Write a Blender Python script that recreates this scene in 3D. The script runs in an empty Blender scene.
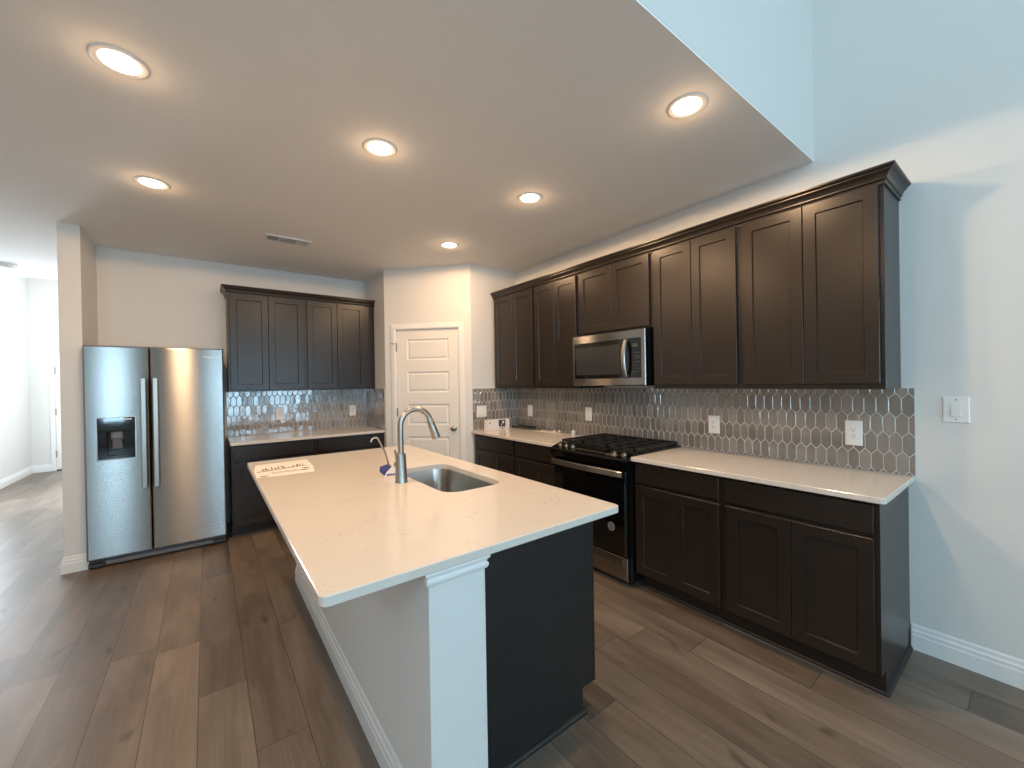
import bpy, bmesh, math, random
from mathutils import Vector, Matrix
random.seed(7)
scene = bpy.context.scene
COL = scene.collection

# ---------------------------------------------------------------- camera
F_PX, YAW, PIT, ROLL = 404.36, 0.6474, -0.0046, -0.0166
fw = Vector((math.sin(YAW)*math.cos(PIT), math.cos(YAW)*math.cos(PIT), math.sin(PIT)))
rt = Vector((math.cos(YAW), -math.sin(YAW), 0)); up = rt.cross(fw)
r2 = rt*math.cos(ROLL)+up*math.sin(ROLL); u2 = -rt*math.sin(ROLL)+up*math.cos(ROLL)
cam_d = bpy.data.cameras.new('camera'); cam = bpy.data.objects.new('camera', cam_d); COL.objects.link(cam)
cam_d.sensor_width = 36; cam_d.lens = F_PX/1024*36; cam_d.clip_start = .05
m = Matrix((r2, u2, -fw)).transposed().to_4x4(); m.translation = Vector((-2.9625, 0, 1.4416))
cam.matrix_world = m
scene.camera = cam

# ---------------------------------------------------------------- world, light, exposure
scene.view_settings.view_transform = 'Standard'
scene.view_settings.look = 'None'
scene.view_settings.exposure = 0.0
scene.view_settings.gamma = 1.0
scene.view_settings.use_curve_mapping = False
world = bpy.data.worlds.new('world'); scene.world = world; world.use_nodes = True
world.node_tree.nodes['Background'].inputs[0].default_value = (.55, .75, 1, 1)
world.node_tree.nodes['Background'].inputs[1].default_value = 1.0
scene.cycles.use_denoising = True
scene.cycles.max_bounces = 10
scene.cycles.diffuse_bounces = 6
scene.cycles.sample_clamp_indirect = 6

SIDE_LIGHT_COLOR = (.60, .85, 1.0)            # colour of the added side light
DAY_FRONT = (.50, .79, 1.0)      # bluer sky through the front windows
def area(name, loc, rot, sx, sy, power, color, shape='RECTANGLE', spread=math.pi):
    l = bpy.data.lights.new(name, 'AREA'); l.shape = shape; l.size = sx; l.size_y = sy
    l.energy = power; l.color = color; l.spread = spread
    o = bpy.data.objects.new(name, l); o.location = loc; o.rotation_euler = rot; COL.objects.link(o); return o
# daylight coming in through the great-room windows (behind the camera); side, hall and foyer lights are added
GREAT_WINDOWS = [(-4.88, .50, .55, 2.35), (-2.36, 1.2, .55, 2.35), (-.90, 1.2, .55, 2.35)]   # centre x, width, sill z, head z
GREAT_POWER = [66, 78, 78]
ADDED_SIDE_WINDOW = (-2.4, 3.0, 2.9, 4.4)           # unseen high window added in the left wall: centre y, width, sill, head
XWALL, YF = -5.4, -5.4                                   # great-room window wall
for (cx, w, z0, z1), p in zip(GREAT_WINDOWS, GREAT_POWER):
    area('window_daylight', (cx, YF-.10, (z0+z1)/2), (math.radians(90), 0, 0), w-.06, z1-z0-.06, p, DAY_FRONT)
area('added_side_light', (XWALL-.08, ADDED_SIDE_WINDOW[0], 3.65), (0, math.radians(-90), 0), 1.4, 2.9, 115, SIDE_LIGHT_COLOR)  # added source in the side opening, brightens soffit and right wall
area('added_hall_light', (-5.48, 8.15, 1.45), (0, math.radians(-90), 0), 1.7, 1.5, 170, (.80, .90, 1.0))  # added out-of-view source, brightens the hall floor
area('added_foyer_light', (-4.6, 8.8, 3.55), (0, 0, 0), 1.2, 1.6, 40, (.85, .94, 1.0))  # added panel under the foyer ceiling to brighten the hall, no window there
LAMPS = [(-3.217, 2.229), (-2.175, 2.217), (-3.217, 3.432), (-1.106, 1.03), (-1.106, 2.208), (-1.106, 3.403), (-3.217, 1.03)]
LAMP_POWER, LAMP_SIDE, LAMP_HALO, LAMP_COLOR = 8.0, 12.0, .9, (1.0, .64, .36)

# ---------------------------------------------------------------- materials
def new_mat(name):
    mt = bpy.data.materials.new(name); mt.use_nodes = True
    nt = mt.node_tree; b = nt.nodes['Principled BSDF']
    return mt, nt, b
def N(nt, t, **kw):
    n = nt.nodes.new(t)
    for k, v in kw.items():
        if k.startswith('i_'): n.inputs[int(k[2:]) if k[2:].isdigit() else k[2:]].default_value = v
        else: setattr(n, k, v)
    return n
def mth(nt, op, a, b=None):
    n = nt.nodes.new('ShaderNodeMath'); n.operation = op
    for i, v in enumerate((a, b)):
        if v is None: continue
        if isinstance(v, (int, float)): n.inputs[i].default_value = v
        else: nt.links.new(v, n.inputs[i])
    return n.outputs[0]
def ramp(nt, fac, stops):
    n = nt.nodes.new('ShaderNodeValToRGB'); cr = n.color_ramp
    while len(cr.elements) < len(stops): cr.elements.new(.5)
    for e, (p, c) in zip(cr.elements, stops): e.position = p; e.color = (*c, 1) if len(c) == 3 else c
    nt.links.new(fac, n.inputs[0]); return n.outputs[0]
def simple(name, col, rough=.5, metal=0, bump=0, bscale=100, coat=0, spec=.5):
    mt, nt, b = new_mat(name)
    b.inputs['Base Color'].default_value = (*col, 1); b.inputs['Roughness'].default_value = rough
    b.inputs['Metallic'].default_value = metal; b.inputs['Coat Weight'].default_value = coat
    b.inputs['Specular IOR Level'].default_value = spec
    tc = N(nt, 'ShaderNodeTexCoord'); nz = N(nt, 'ShaderNodeTexNoise', i_Scale=bscale); nz.inputs['Detail'].default_value = 3
    nt.links.new(tc.outputs['Object'], nz.inputs['Vector'])
    if bump:
        bp = N(nt, 'ShaderNodeBump', i_Strength=bump, i_Distance=.002)
        nt.links.new(nz.outputs[0], bp.inputs['Height']); nt.links.new(bp.outputs[0], b.inputs['Normal'])
    else:
        r = N(nt, 'ShaderNodeMapRange'); r.inputs[3].default_value = max(0, rough-.03); r.inputs[4].default_value = min(1, rough+.03)
        nt.links.new(nz.outputs[0], r.inputs[0]); nt.links.new(r.outputs[0], b.inputs['Roughness'])
    return mt
M = {}
M['wall'] = simple('wall_paint', (.70, .69, .665), .6, bump=.25, bscale=110)
M['ceiling'] = simple('ceiling_paint', (.85, .84, .815), .8, bump=.6, bscale=75)
M['trim'] = simple('white_trim_paint', (.78, .77, .755), .35)
M['door'] = simple('door_paint', (.78, .75, .70), .35)
M['plate'] = simple('white_plastic', (.80, .78, .75), .3)
M['black'] = simple('black_enamel', (.006, .006, .006), .22)
M['black_glass'] = simple('black_glass', (.003, .003, .003), .05, coat=.3)
M['iron'] = simple('cast_iron', (.012, .011, .011), .5)
M['steel_dark'] = simple('dark_steel', (.10, .10, .10), .35, metal=.8)
M['chrome'] = simple('brushed_nickel', (.40, .37, .335), .32, metal=1)
M['slot'] = simple('dark_slot', (.02, .02, .02), .6)
M['grout'] = simple('grout', (.74, .70, .64), .8, bump=.2)
M['grey_plastic'] = simple('grey_plastic', (.16, .16, .17), .4)
M['paper'] = simple('paper', (.80, .74, .70), .7)
M['ink'] = simple('ink', (.045, .035, .035), .7)
M['blue'] = simple('blue_print', (.02, .03, .16), .5)
M['vent_dark'] = simple('vent_interior', (.10, .105, .105), .6)
M['key_dark'] = simple('dark_keys', (.022, .022, .023), .5)
M['knob_metal'] = simple('knob_metal', (.24, .22, .20), .3, metal=1)
M['display'] = simple('display', (.05, .08, .05), .2)
M['bag'] = simple('clear_bag_plastic', (.62, .55, .48), .15)
M['badge'] = simple('badge_silver', (.35, .33, .31), .35, metal=.6)

def cab_mat(name, c1, c2, rough, vert=True):
    mt, nt, b = new_mat(name)
    tc = N(nt, 'ShaderNodeTexCoord'); mp = N(nt, 'ShaderNodeMapping')
    mp.inputs['Scale'].default_value = (38, 38, 1.5) if vert else (1.5, 38, 38)
    nt.links.new(tc.outputs['Object'], mp.inputs[0])
    nz = N(nt, 'ShaderNodeTexNoise', i_Scale=1.0); nz.inputs['Detail'].default_value = 3; nz.inputs['Distortion'].default_value = .5
    nt.links.new(mp.outputs[0], nz.inputs['Vector'])
    n2 = N(nt, 'ShaderNodeTexNoise', i_Scale=5.0); n2.inputs['Detail'].default_value = 2
    nt.links.new(tc.outputs['Object'], n2.inputs['Vector'])
    s = mth(nt, 'ADD', mth(nt, 'MULTIPLY', nz.outputs[0], .6), mth(nt, 'MULTIPLY', n2.outputs[0], .4))
    nt.links.new(ramp(nt, s, [(.3, c1), (.7, c2)]), b.inputs['Base Color'])
    b.inputs['Roughness'].default_value = rough; b.inputs['Specular IOR Level'].default_value = .42
    return mt
M['cab'] = cab_mat('espresso_stained_wood', (.0185, .0127, .0095), (.0205, .0142, .0107), .30)
M['panel'] = cab_mat('espresso_laminate', (.0125, .0108, .0104), (.0185, .0163, .0155), .45)

def steel_mat(name, col=(.37, .354, .335)):
    # brushed sheet: fine horizontal scratches tilt the surface up and down, so highlights stretch vertically;
    # a fan of narrow lobes, each on a slightly tilted normal
    mt, nt, b = new_mat(name); nt.nodes.remove(b)
    g = N(nt, 'ShaderNodeNewGeometry')
    tc = N(nt, 'ShaderNodeTexCoord'); mp = N(nt, 'ShaderNodeMapping'); mp.inputs['Scale'].default_value = (2, 2, 260); nt.links.new(tc.outputs['Object'], mp.inputs[0])
    nz = N(nt, 'ShaderNodeTexNoise', i_Scale=1.0); nt.links.new(mp.outputs[0], nz.inputs['Vector'])
    cr = ramp(nt, nz.outputs[0], [(.2, tuple(c*.93 for c in col)), (.8, tuple(c*1.07 for c in col))])
    tg = N(nt, 'ShaderNodeTangent'); tg.direction_type = 'RADIAL'; tg.axis = 'Z'
    acc, wsum = None, 0
    for t, w, rg in ((0, .26, .17), (.1, .15, .18), (-.1, .15, .18), (.22, .10, .20), (-.22, .10, .20), (.38, .05, .23), (-.38, .05, .23), (.62, .022, .27), (-.62, .022, .27), (.9, .009, .30), (-.9, .009, .30)):
        cv = N(nt, 'ShaderNodeCombineXYZ'); cv.inputs[2].default_value = t
        ad = N(nt, 'ShaderNodeVectorMath'); ad.operation = 'ADD'; nt.links.new(g.outputs['Normal'], ad.inputs[0]); nt.links.new(cv.outputs[0], ad.inputs[1])
        nm = N(nt, 'ShaderNodeVectorMath'); nm.operation = 'NORMALIZE'; nt.links.new(ad.outputs[0], nm.inputs[0])
        gl = N(nt, 'ShaderNodeBsdfAnisotropic'); nt.links.new(cr, gl.inputs['Color'])
        gl.inputs['Roughness'].default_value = rg; gl.inputs['Anisotropy'].default_value = .5; gl.distribution = 'BECKMANN'
        nt.links.new(tg.outputs[0], gl.inputs['Tangent']); nt.links.new(nm.outputs[0], gl.inputs['Normal'])
        wsum += w
        if acc is None: acc = gl.outputs[0]
        else:
            mx = N(nt, 'ShaderNodeMixShader'); mx.inputs[0].default_value = w/wsum
            nt.links.new(acc, mx.inputs[1]); nt.links.new(gl.outputs[0], mx.inputs[2]); acc = mx.outputs[0]
    nt.links.new(acc, nt.nodes['Material Output'].inputs[0])
    return mt
M['steel'] = steel_mat('brushed_stainless')
M['steel_handle'] = steel_mat('brushed_handle_steel', (.66, .635, .60))
M['sink'] = simple('sink_stainless', (.47, .44, .40), .26, metal=1)

def floor_mat():
    mt, nt, b = new_mat('oak_plank_floor')
    W, L = .188, 1.45
    tc = N(nt, 'ShaderNodeTexCoord'); sp = N(nt, 'ShaderNodeSeparateXYZ'); nt.links.new(tc.outputs['Object'], sp.inputs[0])
    u = mth(nt, 'DIVIDE', mth(nt, 'ADD', sp.outputs[0], 3.39+.188*40), W)
    row = mth(nt, 'FLOOR', u)
    wn = N(nt, 'ShaderNodeTexWhiteNoise'); wn.noise_dimensions = '1D'; nt.links.new(row, wn.inputs['W'])
    v = mth(nt, 'ADD', mth(nt, 'DIVIDE', mth(nt, 'ADD', sp.outputs[1], 20), L), mth(nt, 'MULTIPLY', wn.outputs['Value'], 1))
    colm = mth(nt, 'FLOOR', v)
    cv = N(nt, 'ShaderNodeCombineXYZ'); nt.links.new(row, cv.inputs[0]); nt.links.new(colm, cv.inputs[1])
    w2 = N(nt, 'ShaderNodeTexWhiteNoise'); w2.noise_dimensions = '2D'; nt.links.new(cv.outputs[0], w2.inputs['Vector'])
    fu = mth(nt, 'FRACT', u); fv = mth(nt, 'FRACT', v)
    du = mth(nt, 'MULTIPLY', mth(nt, 'MINIMUM', fu, mth(nt, 'SUBTRACT', 1, fu)), W)
    dv = mth(nt, 'MULTIPLY', mth(nt, 'MINIMUM', fv, mth(nt, 'SUBTRACT', 1, fv)), L)
    d = mth(nt, 'MINIMUM', du, dv)
    seam = mth(nt, 'LESS_THAN', d, .0014)
    # grain, shifted for each plank
    off = N(nt, 'ShaderNodeCombineXYZ'); nt.links.new(mth(nt, 'MULTIPLY', w2.outputs['Value'], 37), off.inputs[0]); nt.links.new(mth(nt, 'MULTIPLY', w2.outputs['Value'], 91), off.inputs[1])
    add = N(nt, 'ShaderNodeVectorMath'); add.operation = 'ADD'; nt.links.new(tc.outputs['Object'], add.inputs[0]); nt.links.new(off.outputs[0], add.inputs[1])
    def noise(sc, detail, dist=0, scale=1):
        mp = N(nt, 'ShaderNodeMapping'); mp.inputs['Scale'].default_value = sc; nt.links.new(add.outputs[0], mp.inputs[0])
        nz = N(nt, 'ShaderNodeTexNoise', i_Scale=scale); nz.inputs['Detail'].default_value = detail; nz.inputs['Distortion'].default_value = dist
        nt.links.new(mp.outputs[0], nz.inputs['Vector']); return nz.outputs[0]
    grain = noise((70, 2.5, 1), 6, 1.0)
    cloud = noise((7, 1.6, 1), 3, .6)
    knot = noise((9, 4.5, 1), 1, .3)
    tone = mth(nt, 'ADD', mth(nt, 'MULTIPLY', w2.outputs['Value'], .26), mth(nt, 'ADD', mth(nt, 'MULTIPLY', grain, .30), mth(nt, 'MULTIPLY', cloud, .56)))
    kn = mth(nt, 'MULTIPLY', mth(nt, 'GREATER_THAN', knot, .70), .0)
    kr = N(nt, 'ShaderNodeMapRange'); kr.inputs[1].default_value = .69; kr.inputs[2].default_value = .80; nt.links.new(knot, kr.inputs[0])
    tone = mth(nt, 'SUBTRACT', tone, mth(nt, 'MULTIPLY', kr.outputs[0], .35))
    c = ramp(nt, tone, [(.24, (.052, .038, .029)), (.44, (.118, .088, .066)), (.60, (.172, .132, .101)), (.80, (.250, .196, .152))])
    mix = N(nt, 'ShaderNodeMix'); mix.data_type = 'RGBA'; nt.links.new(seam, mix.inputs[0]); nt.links.new(c, mix.inputs[6]); mix.inputs[7].default_value = (.035, .025, .02, 1)
    nt.links.new(mix.outputs[2], b.inputs['Base Color'])
    rr = N(nt, 'ShaderNodeMapRange'); rr.inputs[3].default_value = .30; rr.inputs[4].default_value = .46; nt.links.new(grain, rr.inputs[0]); nt.links.new(rr.outputs[0], b.inputs['Roughness'])
    h = mth(nt, 'SUBTRACT', mth(nt, 'MULTIPLY', grain, .25), mth(nt, 'MULTIPLY', seam, 1))
    bp = N(nt, 'ShaderNodeBump', i_Strength=.25, i_Distance=.0012); nt.links.new(h, bp.inputs['Height']); nt.links.new(bp.outputs[0], b.inputs['Normal'])
    return mt
M['floor'] = floor_mat()

def quartz_mat():
    mt, nt, b = new_mat('white_quartz')
    tc = N(nt, 'ShaderNodeTexCoord')
    def noise(sc, detail, dist=0):
        nz = N(nt, 'ShaderNodeTexNoise', i_Scale=sc); nz.inputs['Detail'].default_value = detail; nz.inputs['Distortion'].default_value = dist
        nt.links.new(tc.outputs['Object'], nz.inputs['Vector']); return nz.outputs[0]
    vein = noise(14, 4, 1.2); vm = noise(5.5, 2); fl = noise(48, 2, .5); fm = noise(11, 1)
    v = mth(nt, 'SUBTRACT', 1, mth(nt, 'MINIMUM', 1, mth(nt, 'MULTIPLY', mth(nt, 'ABSOLUTE', mth(nt, 'SUBTRACT', vein, .5)), 60)))
    vr = N(nt, 'ShaderNodeMapRange'); vr.inputs[1].default_value = .55; vr.inputs[2].default_value = .70; nt.links.new(vm, vr.inputs[0])
    fr = N(nt, 'ShaderNodeMapRange'); fr.inputs[1].default_value = .68; fr.inputs[2].default_value = .74; nt.links.new(fl, fr.inputs[0])
    fmr = N(nt, 'ShaderNodeMapRange'); fmr.inputs[1].default_value = .5; fmr.inputs[2].default_value = .6; nt.links.new(fm, fmr.inputs[0])
    k = mth(nt, 'ADD', mth(nt, 'MULTIPLY', mth(nt, 'MULTIPLY', v, vr.outputs[0]), .5), mth(nt, 'MULTIPLY', mth(nt, 'MULTIPLY', fr.outputs[0], fmr.outputs[0]), .45))
    c = ramp(nt, k, [(0, (.66, .61, .55)), (1, (.24, .20, .17))])
    nt.links.new(c, b.inputs['Base Color']); b.inputs['Roughness'].default_value = .12
    return mt
M['quartz'] = quartz_mat()

def tile_mat():
    mt, nt, b = new_mat('glazed_taupe_tile')
    g = N(nt, 'ShaderNodeNewGeometry')
    tc = N(nt, 'ShaderNodeTexCoord'); nz = N(nt, 'ShaderNodeTexNoise', i_Scale=28); nz.inputs['Detail'].default_value = 4
    nt.links.new(tc.outputs['Object'], nz.inputs['Vector'])
    s = mth(nt, 'ADD', mth(nt, 'MULTIPLY', g.outputs['Random Per Island'], .65), mth(nt, 'MULTIPLY', nz.outputs[0], .4))
    c = ramp(nt, s, [(.15, (.185, .158, .137)), (.5, (.225, .195, .17)), (.9, (.275, .245, .218))])
    nt.links.new(c, b.inputs['Base Color']); b.inputs['Roughness'].default_value = .09; b.inputs['Coat Weight'].default_value = 1; b.inputs['Coat Roughness'].default_value = .05
    b.inputs['Coat IOR'].default_value = 1.6
    n2 = N(nt, 'ShaderNodeTexNoise', i_Scale=34); n2.inputs['Detail'].default_value = 1; nt.links.new(tc.outputs['Object'], n2.inputs['Vector'])
    bp = N(nt, 'ShaderNodeBump', i_Strength=.4, i_Distance=.006); nt.links.new(n2.outputs[0], bp.inputs['Height']); nt.links.new(bp.outputs[0], b.inputs['Normal'])
    return mt
M['tile'] = tile_mat()
def emit(name, col, s):
    mt, nt, b = new_mat(name); b.inputs['Base Color'].default_value = (*col, 1)
    b.inputs['Emission Color'].default_value = (*col, 1); b.inputs['Emission Strength'].default_value = s; return mt
M['lens'] = emit('lit_lamp_lens', (1, .86, .68), 9)
def glass_mat():
    mt, nt, b = new_mat('window_glass'); nt.nodes.remove(b)
    t = N(nt, 'ShaderNodeBsdfTransparent'); gl = N(nt, 'ShaderNodeBsdfGlossy'); gl.inputs['Roughness'].default_value = .02
    mx = N(nt, 'ShaderNodeMixShader'); mx.inputs[0].default_value = .06
    nt.links.new(t.outputs[0], mx.inputs[1]); nt.links.new(gl.outputs[0], mx.inputs[2]); nt.links.new(mx.outputs[0], nt.nodes['Material Output'].inputs[0]); return mt
M['glass'] = glass_mat()

# ---------------------------------------------------------------- mesh helpers
def box(bm, x0, x1, y0, y1, z0, z1):
    vs = [bm.verts.new((x, y, z)) for x in (x0, x1) for y in (y0, y1) for z in (z0, z1)]
    for f in ((0,1,3,2),(4,6,7,5),(0,4,5,1),(2,3,7,6),(0,2,6,4),(1,5,7,3)): bm.faces.new([vs[i] for i in f])
def rings(bm, loops, cap0=True, cap1=True, closed=True):
    rs = [[bm.verts.new(p) for p in lp] for lp in loops]
    n = len(rs[0])
    for a, b in zip(rs, rs[1:]):
        for i in range(n if closed else n-1):
            j = (i+1) % n
            bm.faces.new((a[i], a[j], b[j], b[i]))
    if cap0: bm.faces.new(list(reversed(rs[0])))
    if cap1: bm.faces.new(rs[-1])
    return rs
def face_rings(bm, x0, x1, z0, z1, prof):
    """solid whose outline is a rectangle in xz; prof = [(inset, y), ...] from the back to the front"""
    rings(bm, [[(x0+i, y, z0+i), (x1-i, y, z0+i), (x1-i, y, z1-i), (x0+i, y, z1-i)] for i, y in prof])
def bbox(bm, x0, x1, y0, y1, z0, z1, b=.003):
    """box with its front (-y) edges eased"""
    face_rings(bm, x0, x1, z0, z1, [(0, y1), (0, y0+b), (b, y0)])
def rbox(bm, x0, x1, y0, y1, z0, z1, r=.01, e=.003, seg=5):
    """box with corners rounded in plan, edges eased at top and bottom"""
    def loop(i, z):
        pts = []
        for cx, cy, a0 in ((x1-r, y1-r, 0), (x0+r, y1-r, 90), (x0+r, y0+r, 180), (x1-r, y0+r, 270)):
            for k in range(seg+1):
                a = math.radians(a0+90*k/seg); pts.append((cx+(r-i)*math.cos(a), cy+(r-i)*math.sin(a), z))
        return pts
    rings(bm, [loop(e, z0), loop(0, z0+e), loop(0, z1-e), loop(e, z1)])
def shaker(bm, x0, x1, z0, z1, yb, yf, fr=.057, dp=.009):
    face_rings(bm, x0, x1, z0, z1, [(0, yb), (0, yf+.002), (.002, yf), (fr, yf), (fr+.004, yf+dp)])
def tube(bm, pts, rad, n=12, caps=True):
    pts = [Vector(p) for p in pts]; rad = rad if isinstance(rad, (list, tuple)) else [rad]*len(pts)
    loops = []; pn = None
    for i, p in enumerate(pts):
        t = (pts[min(i+1, len(pts)-1)]-pts[max(i-1, 0)]).normalized()
        if pn is None:
            a = Vector((0, 0, 1)) if abs(t.z) < .9 else Vector((0, 1, 0)); pn = (a-t*a.dot(t)).normalized()
        else: pn = (pn-t*pn.dot(t)).normalized()
        b = t.cross(pn)
        loops.append([p+rad[i]*(math.cos(2*math.pi*k/n)*pn+math.sin(2*math.pi*k/n)*b) for k in range(n)])
    rings(bm, loops, caps, caps)
def lathe(bm, prof, c=(0, 0, 0), n=32, axis='z'):
    def P(r, h, a):
        x, y = r*math.cos(a), r*math.sin(a)
        q = (x, y, h) if axis == 'z' else ((x, h, y) if axis == 'y' else (h, x, y))
        return (c[0]+q[0], c[1]+q[1], c[2]+q[2])
    rings(bm, [[P(max(r, 1e-4), h, 2*math.pi*k/n) for k in range(n)] for r, h in prof])
def sweep(bm, path, prof, closed_prof=True):
    """profile [(d, z)] swept along a plan path; d is measured to the right-hand side of the path"""
    loops = []
    for i, p in enumerate(path):
        p = Vector(p)
        d1 = (p-Vector(path[i-1])).normalized() if i else None
        d2 = (Vector(path[i+1])-p).normalized() if i < len(path)-1 else None
        if d1 is None: d1 = d2
        if d2 is None: d2 = d1
        n1 = Vector((d1.y, -d1.x)); n2 = Vector((d2.y, -d2.x)); mm = (n1+n2).normalized(); mm = mm/max(.2, mm.dot(n1))
        loops.append([(p.x+mm.x*d, p.y+mm.y*d, z) for d, z in prof])
    rings(bm, loops)
def obj(name, bm, mat, parent=None, smooth=False, loc=None, rz=None):
    bmesh.ops.recalc_face_normals(bm, faces=bm.faces[:])
    me = bpy.data.meshes.new(name); bm.to_mesh(me); bm.free(); me.materials.append(M[mat] if isinstance(mat, str) else mat)
    if smooth:
        for p in me.polygons: p.use_smooth = True
        try: me.set_sharp_from_angle(angle=math.radians(smooth if smooth is not True else 40))
        except Exception: pass
    o = bpy.data.objects.new(name, me); COL.objects.link(o)
    if parent: o.parent = parent
    if loc: o.location = loc
    if rz: o.rotation_euler = (0, 0, rz)
    return o
def B(): return bmesh.new()
def tag(o, label, cat, group=None, kind=None):
    o['label'] = label; o['category'] = cat
    if group: o['group'] = group
    if kind: o['kind'] = kind
    return o
def thing(name, label, cat, loc=(0, 0, 0), rz=0, group=None, kind=None):
    o = bpy.data.objects.new(name, None); COL.objects.link(o); o.location = loc; o.rotation_euler = (0, 0, rz); o.empty_display_size = .1
    return tag(o, label, cat, group, kind)
def part(name, mat, parent, fn, smooth=False):
    bm = B(); fn(bm); return obj(name, bm, mat, parent, smooth)
def text_mesh(name, body, size, mat, parent, mtx, extrude=.0004):
    cu = bpy.data.curves.new(name, 'FONT'); cu.body = body; cu.size = size; cu.extrude = extrude; cu.align_x = 'CENTER'; cu.align_y = 'CENTER'
    t = bpy.data.objects.new(name+'_curve', cu); COL.objects.link(t)
    dg = bpy.context.evaluated_depsgraph_get(); me = bpy.data.meshes.new_from_object(t.evaluated_get(dg)); bpy.data.objects.remove(t)
    me.transform(mtx); me.materials.clear(); me.materials.append(M[mat])
    o = bpy.data.objects.new(name, me); COL.objects.link(o); o.parent = parent; return o
FACE = Matrix.Rotation(math.radians(90), 4, 'X')        # text lying in xy turned to face -y
R90 = -math.pi/2                                        # cabinets on the right wall: local -y looks to world -x

# ---------------------------------------------------------------- setting
XL, XH = -5.4, -3.873                    # left wall, hall side of the wing wall
YS, YC, ZC, ZG = .845, 7.1, 2.749, 4.9   # soffit, far edge of the kitchen ceiling, ceiling heights
YB, XP, YP, XPR, YPL = 5.247, -1.325, 3.824, -.626, 4.567
YW = 4.647                               # front of the wing wall
YH = 10.63
def struct(name, mat, fn, label, cat, smooth=False):
    bm = B(); fn(bm); return tag(obj(name, bm, mat, None, smooth), label, cat, None, 'structure')
struct('floor', 'floor', lambda b: box(b, XL-.12, .12, YF-.2, YH+.12, -.1, 0), 'brown oak plank floor running through kitchen and hall', 'floor')
struct('ceiling', 'ceiling', lambda b: box(b, XL, 0, YS, YC, ZC, ZC+.01), 'low textured kitchen ceiling carrying the round lights', 'ceiling')
struct('ceiling_great_room', 'ceiling', lambda b: box(b, XL, 0, YF, YS+.1, ZG, ZG+.12), 'high ceiling over the great room behind the viewer', 'ceiling')
struct('ceiling_foyer', 'ceiling', lambda b: box(b, XL, XH+.126, YC, YH, 3.7, 3.82), 'raised ceiling of the bright foyer beyond the hall', 'ceiling')
struct('wall_soffit', 'wall', lambda b: box(b, XL, 0, YS-.001, YS+.1, ZC+.0102, ZG), 'upper wall rising from the edge of the kitchen ceiling', 'wall')
struct('wall_foyer_header', 'wall', lambda b: box(b, XL, XH+.126, YC-.1, YC, ZC+.0102, 3.7), 'short wall above the far edge of the hall ceiling', 'wall')
struct('wall_right', 'wall', lambda b: box(b, 0, .12, YF-.2, YB+.12, 0, ZG), 'long white wall on the right behind the cooking run', 'wall')
struct('wall_back', 'wall', lambda b: box(b, -3.747, 0, YB, YB+.12, 0, ZC), 'white back wall behind refrigerator and short cabinet run', 'wall')
struct('wall_wing', 'wall', lambda b: box(b, XH, -3.747, YW, YH, 0, 3.7), 'white wing wall left of the refrigerator, along the hall', 'wall')
struct('wall_hall_end', 'wall', lambda b: box(b, XL-.12, XH+.126, YH, YH+.12, 0, 3.7), 'bright far end wall of the hall', 'wall')
def wall_with_openings(b, a0, a1, z1, holes, put):
    """holes: (a0,a1,z0,z1) sorted; put(b, a0,a1,z0,z1) draws a piece of the wall"""
    xs = sorted({a0, a1, *[h[0] for h in holes], *[h[1] for h in holes]})
    for p, q in zip(xs, xs[1:]):
        hs = sorted([h for h in holes if h[0] <= p+1e-6 and h[1] >= q-1e-6], key=lambda h: h[2])
        z = 0
        for h in hs:
            put(b, p, q, z, h[2]); z = h[3]
        put(b, p, q, z, z1)
fh = [(cx-w/2, cx+w/2, z0, z1) for cx, w, z0, z1 in GREAT_WINDOWS]
struct('wall_front', 'wall', lambda b: wall_with_openings(b, XL, 0, ZG, fh, lambda b, p, q, z0, z1: box(b, p, q, YF-.15, YF, z0, z1)), 'great room wall with windows behind the viewer', 'wall')
hh = [(ADDED_SIDE_WINDOW[0]-1.5, ADDED_SIDE_WINDOW[0]+1.5, 2.9, 4.4), (7.4, 8.9, .6, 2.3)]  # openings for the unseen side and hall windows, added for their light
struct('wall_left', 'wall', lambda b: wall_with_openings(b, YF-.2, YH, ZG, hh, lambda b, p, q, z0, z1: box(b, XL-.12, XL, p, q, z0, z1)), 'bright white wall on the far left of the hall', 'wall')
def window(n, label, w, z0, z1, loc, rz):
    t = thing('window_%d' % n, label, 'window', loc, rz, None, 'structure')
    def frame(b):
        f = .045
        for x0, x1, a, c in ((-w/2, -w/2+f, z0, z1), (w/2-f, w/2, z0, z1), (-w/2+f, w/2-f, z0, z0+f), (-w/2+f, w/2-f, z1-f, z1), (-w/2+f, w/2-f, (z0+z1)/2-.02, (z0+z1)/2+.02)):
            box(b, x0, x1, .03, .07, a, c)
    part('window_frame', 'trim', t, frame)
    part('pane', 'glass', t, lambda b: box(b, -w/2+.04, w/2-.04, .048, .052, z0+.04, z1-.04))
    part('window_sill', 'trim', t, lambda b: bbox(b, -w/2-.04, w/2+.04, -.03, .03, z0-.03, z0, .005))
for i, (cx, w, z0, z1) in enumerate(GREAT_WINDOWS):
    window(i+1, 'tall sash window in the great room wall, %s' % ['nearest the left wall', 'in the middle', 'nearest the right wall'][i], w, z0, z1, (cx, YF, 0), math.pi)
window(4, 'added high window in the left wall of the great room', 3.0, 2.9, 4.4, (XL, ADDED_SIDE_WINDOW[0], 0), math.pi/2)
window(5, 'added hall window in the left wall before the foyer', 1.5, .6, 2.3, (XL, 8.15, 0), math.pi/2)

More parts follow.
